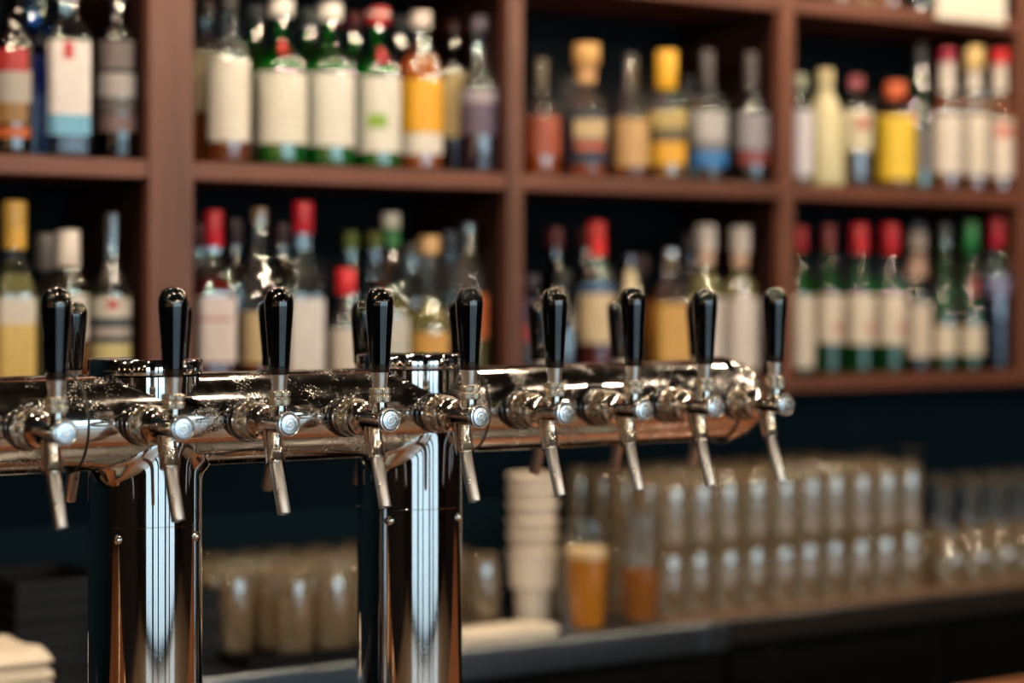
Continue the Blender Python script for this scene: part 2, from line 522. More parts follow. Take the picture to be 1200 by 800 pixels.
# the round boss behind the last tap
for xr, dz in ((at(104, YR - RR)[0], 0), (at(574, YR - RR)[0], 0)):
    b = BM()
    pts = []
    lathe(b, [(RR - .002, xr - .0011), (RR + .0012, xr - .0011), (RR + .0020, xr), (RR + .0012, xr + .0011), (RR - .002, xr + .0011)], N, axis='X', org=(0, YR, ZR))
    tobj('seam_ring', b, M_seam)

def column(xc, screws=True):
    b = BM(); n = 96
    zs = [ZBAR + .012, ZBAR + .02, ZBAR + .05, HC - .292, HC - .288, HC - .2862, HC - .2858, HC - .2853, HC - .2849, HC - .283, HC - .279, HC - .26]
    zs += [HC - .250 + .0022 * q for q in range(43)] + [HC - .15, HC - .108, HC - .1055, HC - .1045]
    rings = []
    for z in zs:
        r = RC
        if z == HC - .2858 or z == HC - .2853: r = RC - .0006
        ring = []
        for i in range(n):
            th = 2 * PI * i / n
            zb_ = ZR - math.sqrt(max(0.0, RR ** 2 - (YCOL + r * math.sin(th) - YR) ** 2))
            t_ = min(1.0, max(0.0, 1 - (zb_ - z) / .024))
            fl = .011 * t_ ** 2.4 * abs(math.cos(th)) ** 1.5
            if z > ZR: fl = 0.0
            elif z > ZR - .02: fl *= (ZR - z) / .02
            rr = r + fl
            ring.append(b.verts.new((xc + rr * math.cos(th), YCOL + rr * math.sin(th), z)))
        rings.append(ring)
    for a, c in zip(rings[:-1], rings[1:]):
        for i in range(n):
            j = (i + 1) % n
            b.faces.new((a[i], a[j], c[j], c[i]))
    b.faces.new(rings[0]); b.faces.new(rings[-1])
    col = tobj('column', b, M_chrome_col, angle=50)
    b = BM()
    zl = HC - .083
    lathe(b, [(RC - .002, zl - .0205), (RC + .0002, zl - .0190), (RC + .0005, zl - .018), (RC + .0005, zl - .003), (RC - .0005, zl - .0012), (RC - .002, zl - .0002), (RC - .004, zl),
              (RC - .010, zl), (RC - .011, zl - .0015), (RC - .012, zl), (0, zl + .001)], 96, org=(xc, YCOL, 0))
    tobj('lid', b, M_chrome_col, col)
    b = BM()
    lathe(b, [(0, 0), (RC + .028, 0), (RC + .030, .002), (RC + .030, .006), (RC + .022, .011), (RC + .001, .013), (RC - .01, .013)], 64, org=(xc, YCOL, ZBAR))
    tobj('base_flange', b, M_chrome_col, col)
    for (dx, dy) in ((.568, -.822), (-.822, -.568), (-.568, .822), (.822, .568)):
        b = BM()
        lathe(b, [(0, -.004), (.0062, -.004), (.0065, 0), (.0060, .0025), (.0042, .0045), (.0020, .0054), (0, .0057)], 20)
        rot = Vector((dx, dy, 0)).to_track_quat('Z', 'Y').to_matrix().to_4x4()
        bmesh.ops.transform(b, matrix=Matrix.Translation((xc + dx * RC, YCOL + dy * RC, HC - .300)) @ rot, verts=b.verts)
        tobj('screw', b, M_chrome_tap, col)
    # flat lid seam shadow gap
column(xc1); column(xc2)

# ------------------------------------------------------------------ taps
YH = 2.375
def make_tap(hl=.105):
    T = thing('beer_tap', '', 'beer tap', (0, 0, 0))
    b = BM()                                            # dark flange whose foot follows the round rail
    vs = lathe(b, [(0, .098), (.010, .098), (.018, .098), (.0245, .098), (.0262, .090), (.0262, .080), (.0250, .076), (.0235, .0745), (0, .0745)], 48, axis='Y')
    for v in vs:
        if v.co.y > .085:
            v.co.y = (YR - YH) - math.sqrt((RR + .0006) ** 2 - v.co.z ** 2) - (.004 if v.co.y < .095 else 0)
    obj('flange', b, M_gasket, T)
    b = BM()
    lathe(b, [(.018, .0744), (.0245, .0742), (.0250, .072), (.0252, .066), (.0245, .0645), (.0215, .0640)], 48, axis='Y')
    obj('coupling_nut', b, M_chrome_tap, T)
    b = BM()
    lathe(b, [(.020, .0645), (.0236, .0640), (.0243, .0630), (.0243, .0515), (.0236, .0505), (.019, .0500)], 120, axis='Y', teeth=.0006)
    obj('knurled_ring', b, M_nickel, T, angle=20)
    b = BM()
    lathe(b, [(.016, .0500), (.0212, .0497), (.0220, .0485), (.0218, .0395), (.0205, .0370), (.0180, .0345), (.0163, .030), (.0150, .0255), (.0138, .020), (.0130, .012), (.0128, -.010), (.0130, -.0175)], 48, axis='Y')
    # lug that carries the spout
    loft(b, [((0, .0200, -.004), (0, -.15, -1), .0100, .0165), ((0, .0180, -.014), (0, -.18, -1), .0098, .0160), ((0, .0150, -.024), (0, -.22, -1), .0106, .0140),
             ((0, .0120, -.035), (0, -.28, -1), .0114, .0125), ((0, .0100, -.0425), (0, -.32, -1), .0118, .0120), ((0, .0092, -.0455), (0, -.34, -1), .0122, .0122), ((0, .0083, -.0480), (0, -.34, -1), .0118, .0118)], 28)
    lathe(b, [(.0098, .004), (.0098, .0215), (.0110, .022)], 32)
    obj('tap_body', b, M_chrome_tap, T, angle=50)
    b = BM()
    lathe(b, [(.0125, -.0170), (.0148, -.0172), (.0152, -.0185), (.0152, -.0240), (.0146, -.0255), (.0132, -.0260), (.0124, -.0252), (.0118, -.0252), (.0112, -.0262), (.0072, -.0266), (.0066, -.0252), (.0052, -.0252), (.0050, -.0264), (.0026, -.0266), (.0022, -.0246), (0, -.0246)], 40, axis='Y')
    cap_ = obj('end_cap', b, M_capsteel, T, angle=25)
    b = BM(); lathe(b, [(0, -.0264), (.0021, -.0266), (.0026, -.0270), (.0034, -.0270), (.0038, -.0264), (.0038, -.0255), (0, -.0255)], 6, axis='Y')
    obj('hex_socket', b, M_spout, cap_, angle=10)
    b = BM(); lathe(b, [(.0113, -.0250), (.0113, -.0257), (.0125, -.0257), (.0125, -.0250)], 40, axis='Y')
    obj('groove_ring', b, M_seam, cap_, angle=30)
    b = BM()
    lathe(b, [(.009, .0215), (.0134, .0220), (.0139, .0228), (.0139, .0292), (.0134, .0300), (.0118, .0304), (.0118, .0318), (.0132, .0322), (.0137, .0330), (.0137, .0378), (.0130, .0390), (.0085, .0398)], 80, teeth=.0004)
    obj('lock_ring', b, M_nickel, T, angle=20)
    b = BM()
    lathe(b, [(.0086, .0385), (.0090, .0410), (.0098, .0500), (.0110, .0595), (.008, .0605)], 32)
    obj('ferrule', b, M_spout, T)
    b = BM()
    k = hl / .105
    prof = [(.0, .0585), (.0118, .0585), (.0124, .0600), (.0129, .068)]
    for r, z in ((.0138, .030), (.0150, .048), (.0162, .064), (.0170, .075), (.0174, .0825), (.0173, .0880), (.0167, .0925), (.0155, .0965), (.0137, .1000), (.0112, .1026), (.0080, .1043), (.0040, .1051), (0, .1052)):
        prof.append((r, .0585 + z * k))
    prof[3] = (.0128, .0585 + .012)
    lathe(b, prof, 48)
    obj('handle', b, M_handle, T, angle=60)
    b = BM()
    d = Vector((0, -.0213, -.0615)); L = d.length; d.normalize()
    s = Vector((0, .0088, -.0465))
    secs = [(s, d, .0080, .0080), (s + d * (L - .001), d, .0081, .0081), (s + d * L, d, .0078, .0078), (s + d * L, d, .0062, .0062), (s + d * (L - .03), d, .0060, .0060)]
    loft(b, secs, 24)
    obj('spout', b, M_spout, T, angle=50)
    return T
names = ['first', 'second', 'third', 'fourth', 'fifth', 'sixth', 'seventh', 'eighth', 'ninth']
fpx = [66, 203, 327, 445, 550, 650, 742, 826, 908]
f0 = make_tap()
for i, px in enumerate(fpx):
    o = f0 if i == 0 else copy_tree(f0)
    o.location = (at(px, YH)[0], YH, ZR)
    o['group'] = 'taps on the drinking side of the rail'
    w = names[i]
    extra = {0: ', left of the first column', 1: ' in front of the first column lid', 4: ' just past the second column', 8: ' by the domed rail end'}.get(i, '')
    o['label'] = ('front-side chrome beer tap, %s of nine' % w) + extra
rpx = [86, 210, 318, 425, 539, 632, 725, 817]
f1 = make_tap(.087)
for i, px in enumerate(rpx):
    o = f1 if i == 0 else copy_tree(f1)
    YHR = 2 * YR - YH
    o.location = (at(px, YHR)[0], YHR, ZR); o.rotation_euler = (0, 0, PI)
    o['group'] = 'taps on the shelf side of the rail'
    o['label'] = 'rear chrome beer tap with black handle, half hidden behind the %s front tap' % names[[0, 1, 2, 3, 4, 5, 6, 7][i]]

# ------------------------------------------------------------------ bottles
def bottle_profile(kind, R, H, rn):
    if kind == 'whisky':
        p = [(0, .004), (R * .90, 0), (R * .97, .003), (R, .010), (R, .60 * H), (R * .985, .625 * H), (R * .90, .655 * H), (R * .70, .69 * H), (rn * 1.35, .72 * H), (rn * 1.08, .76 * H), (rn, .80 * H), (rn, .985 * H)]
    elif kind == 'wine':
        p = [(0, .006), (R * .90, 0), (R * .98, .004), (R, .012), (R, .62 * H), (R * .96, .655 * H), (R * .82, .69 * H), (R * .58, .72 * H), (rn * 1.15, .75 * H), (rn, .78 * H), (rn, .985 * H)]
    elif kind == 'squat':
        p = [(0, .005), (R * .88, 0), (R * .97, .005), (R, .014), (R * 1.0, .48 * H), (R * .97, .52 * H), (R * .86, .56 * H), (R * .62, .60 * H), (rn * 1.3, .635 * H), (rn, .67 * H), (rn, .985 * H)]
    elif kind == 'slope':
        p = [(0, .005), (R * .90, 0), (R * .98, .004), (R, .012), (R, .50 * H), (R * .95, .56 * H), (R * .80, .64 * H), (R * .58, .72 * H), (rn * 1.2, .79 * H), (rn, .84 * H), (rn, .985 * H)]
    elif kind == 'bulb':
        p = [(0, .005), (R * .84, 0), (R * .94, .005), (R * .96, .015), (R, .40 * H), (R, .50 * H), (R * .95, .56 * H), (R * .80, .61 * H), (R * .5, .655 * H), (rn * 1.1, .68 * H), (rn, .71 * H), (rn * 1.15, .76 * H), (rn, .80 * H), (rn, .985 * H)]
    return p

def interp(p, z):
    for (r0, z0), (r1, z1) in zip(p[1:-1], p[2:]):
        if z0 <= z <= z1 and z1 > z0:
            return r0 + (r1 - r0) * (z - z0) / (z1 - z0)
    return p[-1][0]

def bottle(spec):
    (shelf, row, px, wpx, ytop, kind, glass, liq, fill, cap, labels, text) = spec
    Yb = {0: YF + (.065 if px < 1100 else .040), 1: YF + .155, 2: YF + .245}[row]
    X, Z = at(px, Yb)
    zs = Zt[shelf]
    H = (zat(ytop, Z) - zs) if ytop > -500 else .31
    sq = None
    R = wpx / 2.0 / F * Z
    if kind.endswith('_sq'):
        sq = 6.0; kind = kind[:-3]; R *= .86
    rn = .0135
    T = thing('liquor_bottle', text, 'bottle', (X, Yb, zs + .0006), 0.0, {'top': 'bottles on the highest shelf', 'up': 'bottles on the upper shelf', 'low': 'bottles on the lower shelf'}[shelf])
    p = bottle_profile(kind, R, H, rn)
    tops = [zat(lb[0], Z) - zs for lb in labels if (len(lb) < 4 or .7 < lb[3] < 3) and zat(lb[0], Z) - zs < .78 * H]
    if tops:                                    # the straight body ends just above the label
        f0 = {'whisky': .60, 'wine': .62, 'squat': .48, 'slope': .50, 'bulb': .50}[kind] * H
        f1 = max(tops) + .006
        p = [(r_, z_ * f1 / f0 if z_ <= f0 + 1e-6 and z_ > .02 else (z_ if z_ <= .02 else f1 + (z_ - f0) * (H - f1) / (H - f0))) for r_, z_ in p]
    n = 40
    rz = -.22
    T.rotation_euler = (0, 0, rz)
    b = BM(); lathe(b, [(r, z) for r, z in p] + [(0, .985 * H)], n, sq=sq)
    if glass == 'cream':
        obj('glass_body', b, plain('cream_ceramic', (180, 172, 134), 0.25), T, angle=60)
    else:
        obj('glass_body', b, GL[glass], T, angle=60)
        if LQ.get(liq):
            zf = fill * H
            q = [(0, .009)] + [(max(r - .0028, .002), max(z, .008) if z < .012 else z) for r, z in p[1:] if z < zf - .004]
            q.append((max(interp(p, zf) - .0028, .002), zf)); q.append((0, zf))
            q[1] = (q[1][0], .0085)
            b = BM(); lathe(b, q, n, sq=sq)
            obj('liquid', b, LQ[liq], T, angle=60)
    if cap:
        ccol, y0, y1, cw = cap
        hh = max(.012, (y1 - y0) / F * Z) if y0 > -500 else .03
        rr = cw / 2.0 / F * Z
        z1 = H; z0 = H - hh
        b = BM()
        lathe(b, [(0, z0), (rr * .97, z0), (rr, z0 + .001), (rr, z1 - .003), (rr * .95, z1 - .0008), (rr * .86, z1), (0, z1)], 28)
        glossy = .35
        obj('cap', b, plain('cap_%d_%d_%d' % ccol, tuple(v * .92 for v in ccol), glossy), T, angle=40)
    for lb in labels:
        y0, y1, col = lb[0], lb[1], lb[2]
        a = lb[3] if len(lb) > 3 else 1.25
        off = lb[4] if len(lb) > 4 else 0.0
        lift = lb[5] if len(lb) > 5 else 0.0
        z1 = min(zat(y0, Z) - zs, .97 * H); z0 = max(zat(y1, Z) - zs, .010)
        if z1 - z0 < .004: continue
        b = BM()
        m = 6
        pr = []
        for i in range(m + 1):
            z = z0 + (z1 - z0) * i / m
            r = interp(p, z)
            if cap and z > H - hh: r = max(r, rr)
            pr.append((r + .0009 + lift, z))
        pr = [(pr[0][0] - .0007, z0)] + pr + [(pr[-1][0] - .0007, z1)]
        c = -PI / 2 - .28 + off - rz * 0
        lathe(b, pr, 24, a0=c - a, a1=c + a, sq=sq)
        obj('seal' if (a < .5 and z1 - z0 < .04) else 'label', b, paper(col), T, angle=70)
    return T

W = (236, 228, 214)
RED = (190, 20, 30)
CREAM = (232, 214, 160)
TAN = (196, 152, 100)
SIL = (150, 146, 146)
NO = None
specs = [
 # ---- upper shelf, bay by the wide post
 ('up', 0, 15, 46, -560, 'squat', 'dark', 'dark', .62, ((60, 50, 40), -560, 0, 20), [(84, 122, (176, 168, 160), 1.2), (60, 86, (178, 30, 34), .9, 0, .0004), (122, 146, (150, 110, 60), .9), (150, 163, (190, 90, 30), 1.1)], 'dark round bottle with red emblem, white band and gold lower label'),
 ('up', 1, 42, 48, -560, 'whisky_sq', 'blue', 'blue', .6, ((40, 60, 90), -560, 0, 20), [], 'blue square bottle half hidden behind the one with the red seal'),
 ('up', 0, 80, 58, -560, 'whisky_sq', 'clear', 'navy', .30, ((190, 190, 190), -560, 0, 24), [(50, 136, (236, 228, 224), 1.0), (52, 72, (196, 44, 44), .22, .1, .0008), (137, 160, (116, 184, 220), 1.0)], 'clear bottle with tall white label, round red seal and sky blue band'),
 ('up', 0, 138, 48, -560, 'whisky', 'dark', 'dark', .62, ((40, 40, 42), -560, 0, 20), [(50, 84, (112, 100, 98), .95), (88, 116, (176, 168, 166), 1.05), (118, 134, (96, 88, 86), 1.0), (136, 156, (118, 94, 94), 1.1)], 'black bottle with stacked silver-grey lettering beside the wide post'),
 # ---- upper shelf, second bay
 ('up', 1, 243, 50, -560, 'whisky', 'clear', 'orange', .42, ((60, 40, 30), -560, 0, 20), [(64, 134, (222, 200, 160), 1.2)], 'amber bottle with cream label peeking out behind the wide post'),
 ('up', 0, 268, 54, -560, 'squat', 'clear', 'amber', .5, ((50, 46, 44), -560, 0, 20), [(73, 167, W, 1.05)], 'whisky bottle with plain white square label, first beside the wide post'),
 ('up', 1, 300, 42, -560, 'whisky', 'green', 'green', .6, ((70, 76, 80), -560, 0, 24), [(90, 150, (60, 110, 60), .8)], 'dark green bottle in the second row left of the green white-capped pair'),
 ('up', 0, 330, 60, -560, 'wine', 'green', 'lime', .63, ((232, 228, 220), -560, 0, 28), [(87, 170, (236, 232, 216), 1.25), (48, 64, (190, 40, 30), .30, .1, .001)], 'green bottle with white cap, red seal and wide white label'),
 ('up', 1, 362, 50, -560, 'whisky', 'green', 'green', .6, ((90, 96, 96), -560, 0, 24), [], 'dark green bottle standing behind the two white-capped green ones'),
 ('up', 0, 387, 58, -560, 'wine', 'green', 'lime', .63, ((232, 228, 220), -560, 0, 28), [(88, 173, (238, 234, 222), 1.25)], 'green bottle with white cap and wide white label, no red seal'),
 ('up', 1, 415, 52, -560, 'whisky', 'green', 'green', .6, ((110, 18, 30), -560, 0, 22), [], 'dark green bottle with maroon cap in the second row'),
 ('up', 0, 443, 54, -560, 'wine', 'green', 'lime', .63, (RED, -560, 0, 26), [(92, 180, (238, 234, 222), 1.2), (8, 20, (236, 226, 216), 3.14, 0, .001), (136, 152, (150, 190, 60), .42, -.1, .001), (58, 74, (190, 24, 30), .30, .25, .001)], 'green bottle with red cap and leaf-green mark on its white label'),
 ('up', 1, 468, 46, -560, 'whisky', 'dark', 'dark', .6, ((40, 40, 44), -560, 0, 22), [], 'dark bottle in the second row behind the yellow-labelled one'),
 ('up', 0, 493, 52, -560, 'slope', 'clear', 'orange', .72, ((220, 206, 196), -560, 0, 24), [(95, 157, (246, 178, 14), 1.2), (158, 182, (240, 232, 220), 1.2)], 'amber bottle with bright yellow label over a white strip'),
 ('up', 1, 532, 50, -560, 'whisky', 'dark', 'red', .6, ((70, 16, 16), -560, 0, 22), [(88, 162, (234, 206, 140), .8, -.35)], 'dark red bottle with narrow cream label behind the plum one'),
 ('up', 0, 561, 46, -560, 'whisky', 'clear', 'plum', .58, ((90, 80, 96), -560, 0, 20), [(106, 122, (168, 158, 168), 1.2), (122, 160, (96, 80, 104), 1.1)], 'plum-coloured bottle with silver band, last before the thin post'),
 # ---- upper shelf, third bay
 ('up', 0, 634, 46, 70, 'squat', 'clear', 'orange', .44, ((110, 96, 84), 70, 108, 15), [(138, 184, (168, 76, 46), 1.15)], 'squat amber bottle with rust-red label, first past the thin post'),
 ('up', 1, 664, 44, 88, 'squat', 'clear', 'red', .44, ((40, 34, 34), 88, 112, 15), [], 'deep red bottle in the second row behind the gold-stoppered one'),
 ('up', 0, 687, 50, 52, 'squat', 'clear', 'orange', .44, ((206, 158, 92), 52, 76, 31), [(76, 98, (214, 160, 104), 3.14, 0, .005), (134, 194, (34, 40, 66), 1.2), (142, 164, (204, 178, 130), .85, .1, .0008), (168, 178, (188, 90, 50), .8, .1, .0008)], 'amber bottle with big golden stopper and dark blue label'),
 ('up', 0, 739, 44, 64, 'squat', 'clear', 'amber', .5, ((60, 52, 50), 64, 108, 15), [(142, 196, (204, 162, 106), 1.15)], 'bottle with plain tan label between the golden stopper and golden cap'),
 ('up', 0, 781, 48, 60, 'bulb', 'clear', 'gold', .52, ((232, 176, 44), 60, 104, 24), [(132, 152, (196, 172, 104), 1.1), (152, 168, (96, 84, 60), 1.1, 0, .0003), (168, 194, (246, 182, 40), 1.1)], 'golden bottle with yellow cap and diagonal dark stripe label'),
 ('up', 1, 806, 40, 90, 'squat', 'clear', 'water', .44, ((60, 60, 60), 90, 110, 15), [], 'clear bottle in the second row beside the yellow-capped one'),
 ('up', 0, 829, 46, 60, 'squat', 'clear', 'water', .4, ((76, 70, 72), 60, 112, 15), [(132, 166, (190, 188, 188), 1.2), (166, 178, (120, 116, 120), 1.2), (178, 196, (24, 120, 196), 1.2)], 'clear bottle with silver label above a bright blue band'),
 ('up', 0, 880, 42, 62, 'squat', 'dark', 'navy', .44, ((76, 68, 70), 62, 112, 15), [(134, 176, (150, 146, 154), 1.2), (178, 194, (138, 54, 54), 1.0)], 'dark bottle with silver label above a dull red band, last in its bay'),
 # ---- upper shelf, fourth bay
 ('up', 0, 937, 30, 88, 'whisky', 'clear', 'pale', .6, ((170, 176, 150), 88, 104, 15), [(130, 206, (232, 226, 236), 1.3)], 'pale slim bottle with tall white label hard against the third post'),
 ('up', 0, 967, 46, 82, 'slope', 'cream', 'cream', .6, ((216, 200, 156), 82, 100, 18), [(104, 128, (228, 216, 170), 1.2)], 'solid cream-coloured bottle on the upper shelf'),
 ('up', 0, 1003, 38, 90, 'squat', 'clear', 'plum', .4, ((150, 70, 80), 90, 104, 17), [(132, 178, (216, 206, 176), 1.2), (140, 152, (176, 30, 30), .4, .2, .0008)], 'bottle with cream label and small red mark beside the cream bottle'),
 ('up', 1, 1022, 40, 110, 'squat', 'clear', 'amber', .5, ((50, 40, 40), 110, 124, 16), [], 'amber bottle in the second row left of the yellow-labelled squat one'),
 ('up', 0, 1049, 46, 97, 'squat', 'clear', 'gold', .5, ((208, 98, 48), 97, 116, 23), [(137, 211, (244, 204, 40), 1.3)], 'squat bottle with orange cap and full yellow label'),
 ('up', 0, 1079, 28, 52, 'slope', 'green', 'green', .6, ((50, 50, 52), 52, 80, 14), [(152, 200, (116, 110, 108), 1.2)], 'slim dark green bottle with grey label beside the yellow one'),
 ('up', 0, 1110, 34, 58, 'wine', 'clear', 'amber', .72, ((150, 16, 50), 58, 74, 18), [(74, 108, (232, 222, 214), 3.14, 0, .002), (135, 204, (236, 224, 212), 1.3)], 'amber bottle with crimson cap and white neck wrap'),
 ('up', 0, 1141, 32, 56, 'wine', 'clear', 'amber', .72, ((212, 180, 116), 56, 82, 23), [(84, 107, (222, 212, 204), 3.14, 0, .002), (135, 206, (234, 224, 206), 1.3)], 'amber bottle with cork-coloured cap and white neck wrap'),
 ('up', 0, 1171, 32, 59, 'wine', 'clear', 'amber', .72, ((206, 16, 26), 59, 76, 21), [(76, 108, (238, 226, 214), 3.14, 0, .002), (141, 208, (238, 224, 210), 1.3), (148, 162, (220, 130, 110), .7, .1, .001)], 'amber bottle with bright red cap, last before the end post'),
 # ---- highest shelf, fourth bay
 ('top', 0, 984, 26, -560, 'whisky', 'clear', 'gold', .6, ((60, 50, 40), -560, 0, 20), [], 'gold bottle on the highest shelf, only its foot in view above the cream bottle'),
 ('top', 0, 1012, 26, -560, 'squat', 'clear', 'gold', .6, ((60, 50, 40), -560, 0, 20), [], 'golden bottle foot on the highest shelf above the red-marked label'),
 ('top', 0, 1040, 38, -560, 'squat', 'clear', 'amber', .6, ((60, 50, 40), -560, 0, 20), [], 'amber bottle foot on the highest shelf above the orange-capped bottle'),
 ('top', 0, 1078, 36, -560, 'squat', 'dark', 'dark', .6, ((60, 50, 40), -560, 0, 20), [], 'dark bottle foot on the highest shelf beside the white card'),
 # ---- lower shelf, bay by the wide post
 ('low', 0, 17, 52, 236, 'whisky_sq', 'clear', 'pale', .63, ((218, 170, 74), 236, 292, 28), [(350, 380, (228, 220, 206), 1.1), (380, 452, (230, 196, 110), 1.1)], 'pale bottle with tall gold cap and yellow label beside the first handle'),
 ('low', 1, 54, 46, 274, 'whisky', 'clear', 'pale', .6, ((140, 132, 130), 274, 316, 24), [], 'bottle with grey-white cap in the row behind the white-capped one'),
 ('low', 0, 80, 50, 270, 'whisky', 'clear', 'amber', .4, ((226, 216, 204), 270, 313, 27), [(345, 398, (228, 222, 216), 1.2)], 'bottle with broad white cap and white label between the first and second handles'),
 ('low', 0, 131, 50, 250, 'whisky', 'clear', 'pale', .55, ((88, 88, 94), 250, 282, 15), [(350, 372, (222, 214, 200), 1.1), (372, 384, (60, 70, 84), 1.1), (384, 394, (196, 184, 176), 1.1), (394, 402, (60, 70, 84), 1.1), (402, 430, (230, 214, 150), 1.1), (352, 362, (200, 36, 40), .22, .1, .0008)], 'slim-necked bottle with navy band label next to the wide post'),
 # ---- lower shelf, second bay
 ('low', 1, 233, 44, 262, 'whisky', 'clear', 'red', .6, ((80, 16, 22), 262, 290, 18), [], 'dark red bottle tucked behind the wide post'),
 ('low', 0, 250, 54, 247, 'whisky_sq', 'clear', 'red', .62, ((206, 20, 40), 247, 289, 22), [(348, 424, (234, 220, 216), 1.1), (372, 376, (200, 120, 110), .8, 0, .0008)], 'red spirit in a bottle with red capsule and white label, right of the wide post'),
 ('low', 1, 275, 42, 258, 'whisky', 'dark', 'dark', .6, ((50, 20, 26), 258, 288, 18), [], 'dark bottle in the second row between the two red-capsuled ones'),
 ('low', 0, 304, 46, 245, 'slope', 'clear', 'amber', .35, ((168, 134, 92), 245, 262, 17), [(365, 425, (214, 190, 144), 1.1)], 'clear long-necked bottle with cork and tan label behind the third handle'),
 ('low', 1, 330, 42, 262, 'whisky', 'dark', 'dark', .6, ((60, 18, 24), 262, 288, 18), [], 'dark bottle in the second row behind the third handle'),
 ('low', 0, 355, 50, 237, 'whisky_sq', 'clear', 'water', .6, ((208, 24, 44), 237, 274, 23), [(350, 445, (232, 226, 222), 1.1)], 'clear bottle with red capsule and very tall white label'),
 ('low', 0, 405, 44, 315, 'squat', 'clear', 'amber', .45, ((204, 28, 36), 315, 345, 22), [(385, 440, (232, 220, 206), 1.0)], 'short amber bottle with red cap beside the fourth handle'),
 ('low', 1, 411, 27, 272, 'whisky', 'clear', 'water', .6, ((100, 120, 30), 272, 292, 17), [], 'bottle with moss-green cap right above the short red-capped one'),
 ('low', 1, 439, 27, 272, 'whisky', 'clear', 'water', .6, ((110, 118, 34), 272, 290, 17), [], 'bottle with olive cap next to the white-and-green-necked one'),
 ('low', 0, 458, 50, 250, 'slope', 'clear', 'pale', .5, ((204, 200, 186), 250, 268, 21), [(268, 288, (44, 130, 64), 3.14, 0, .003), (372, 432, (208, 206, 196), .9)], 'pale bottle with white cap and green neck ring'),
 ('low', 1, 482, 40, 285, 'whisky', 'clear', 'water', .6, ((90, 90, 84), 285, 300, 17), [], 'clear bottle in the second row left of the stoppered pale one'),
 ('low', 0, 503, 54, 277, 'squat', 'clear', 'pale', .6, ((206, 166, 112), 277, 298, 25), [(390, 432, (226, 168, 80), .8)], 'pale yellow bottle with wooden stopper and orange label'),
 ('low', 1, 528, 40, 272, 'whisky', 'clear', 'water', .6, ((84, 96, 112), 272, 298, 17), [], 'clear bottle with grey-blue neck in the second row'),
 ('low', 0, 548, 46, 262, 'slope', 'clear', 'pale', .35, ((70, 76, 84), 262, 296, 16), [(345, 396, (206, 104, 54), .85, .45)], 'clear bottle with orange label behind the fifth handle'),
 # ---- lower shelf, third bay
 ('low', 0, 622, 40, 322, 'squat', 'clear', 'plum', .55, ((60, 50, 60), 322, 338, 18), [(352, 380, (90, 70, 120), 1.2), (380, 400, (200, 80, 90), 1.2), (400, 425, (70, 90, 110), 1.2)], 'short bottle with purple and pink banded label behind the sixth handle'),
 ('low', 1, 650, 36, 268, 'whisky', 'dark', 'dark', .6, ((96, 14, 24), 268, 292, 20), [], 'dark bottle with maroon capsule in the second row'),
 ('low', 0, 660, 40, 318, 'squat', 'dark', 'red', .55, ((36, 30, 30), 318, 338, 18), [], 'short dark bottle right behind the sixth handle'),
 ('low', 1, 687, 34, 268, 'whisky', 'dark', 'dark', .6, ((80, 12, 22), 268, 292, 20), [], 'dark bottle with dim red capsule beside the bright red-capsuled one'),
 ('low', 0, 699, 44, 260, 'whisky', 'clear', 'red', .60, ((222, 36, 30), 260, 300, 21), [(334, 344, (40, 90, 140), 1.2), (344, 402, (222, 198, 156), 1.2)], 'red bottle with bright red capsule, blue strip and cream label'),
 ('low', 0, 738, 40, 300, 'slope', 'dark', 'dark', .6, ((60, 60, 80), 300, 314, 15), [(316, 348, (222, 204, 166), .8)], 'dark bottle with cream shoulder label behind the seventh handle'),
 ('low', 1, 752, 36, 300, 'squat', 'clear', 'orange', .55, ((60, 30, 24), 300, 318, 17), [], 'orange bottle in the second row beside the square tan one'),
 ('low', 0, 785, 54, 292, 'squat_sq', 'clear', 'orange', .60, ((110, 84, 66), 292, 320, 15), [(357, 424, (216, 164, 74), 1.1)], 'square orange bottle with ochre label'),
 ('low', 1, 808, 40, 275, 'whisky', 'dark', 'amber', .60, ((56, 50, 56), 275, 300, 16), [], 'dim bottle in the second row left of the white-capsuled pair'),
 ('low', 0, 827, 42, 264, 'wine', 'clear', 'pale', .70, ((214, 204, 196), 264, 294, 24), [(294, 310, (216, 178, 150), 3.14, 0, .003), (349, 424, (222, 212, 206), 1.2)], 'olive bottle with white capsule, nearer of the matching pair by the eighth handle'),
 ('low', 0, 867, 44, 266, 'wine', 'clear', 'pale', .70, ((214, 204, 196), 266, 296, 24), [(296, 312, (216, 178, 150), 3.14, 0, .003), (350, 432, (226, 214, 206), 1.2)], 'olive bottle with white capsule, farther of the matching pair by the eighth handle'),
 # ---- lower shelf, fourth bay
 ('low', 0, 937, 34, 266, 'wine', 'green', 'green', .7, ((182, 20, 34), 266, 294, 17), [(347, 430, (236, 222, 200), 1.35)], 'green bottle with red cap and longest white label, just past the last tap handle'),
 ('low', 0, 971, 34, 264, 'wine', 'green', 'teal', .7, ((130, 26, 36), 264, 292, 15), [(346, 402, (234, 218, 196), 1.3), (380, 390, (200, 60, 50), .25, .5, .0008)], 'green bottle with the dimmest red cap among the red-capped green row'),
 ('low', 0, 1007, 37, 263, 'wine', 'green', 'teal', .7, ((216, 18, 34), 263, 296, 20), [(346, 403, (236, 220, 198), 1.3), (380, 390, (200, 60, 50), .25, .5, .0008)], 'green bottle with vivid red cap, third of the red-capped green row'),
 ('low', 0, 1043, 37, 263, 'wine', 'green', 'teal', .7, ((216, 18, 34), 263, 296, 20), [(346, 403, (236, 220, 198), 1.3), (380, 390, (200, 60, 50), .25, .5, .0008)], 'green bottle with vivid red cap, last of the red-capped green row'),
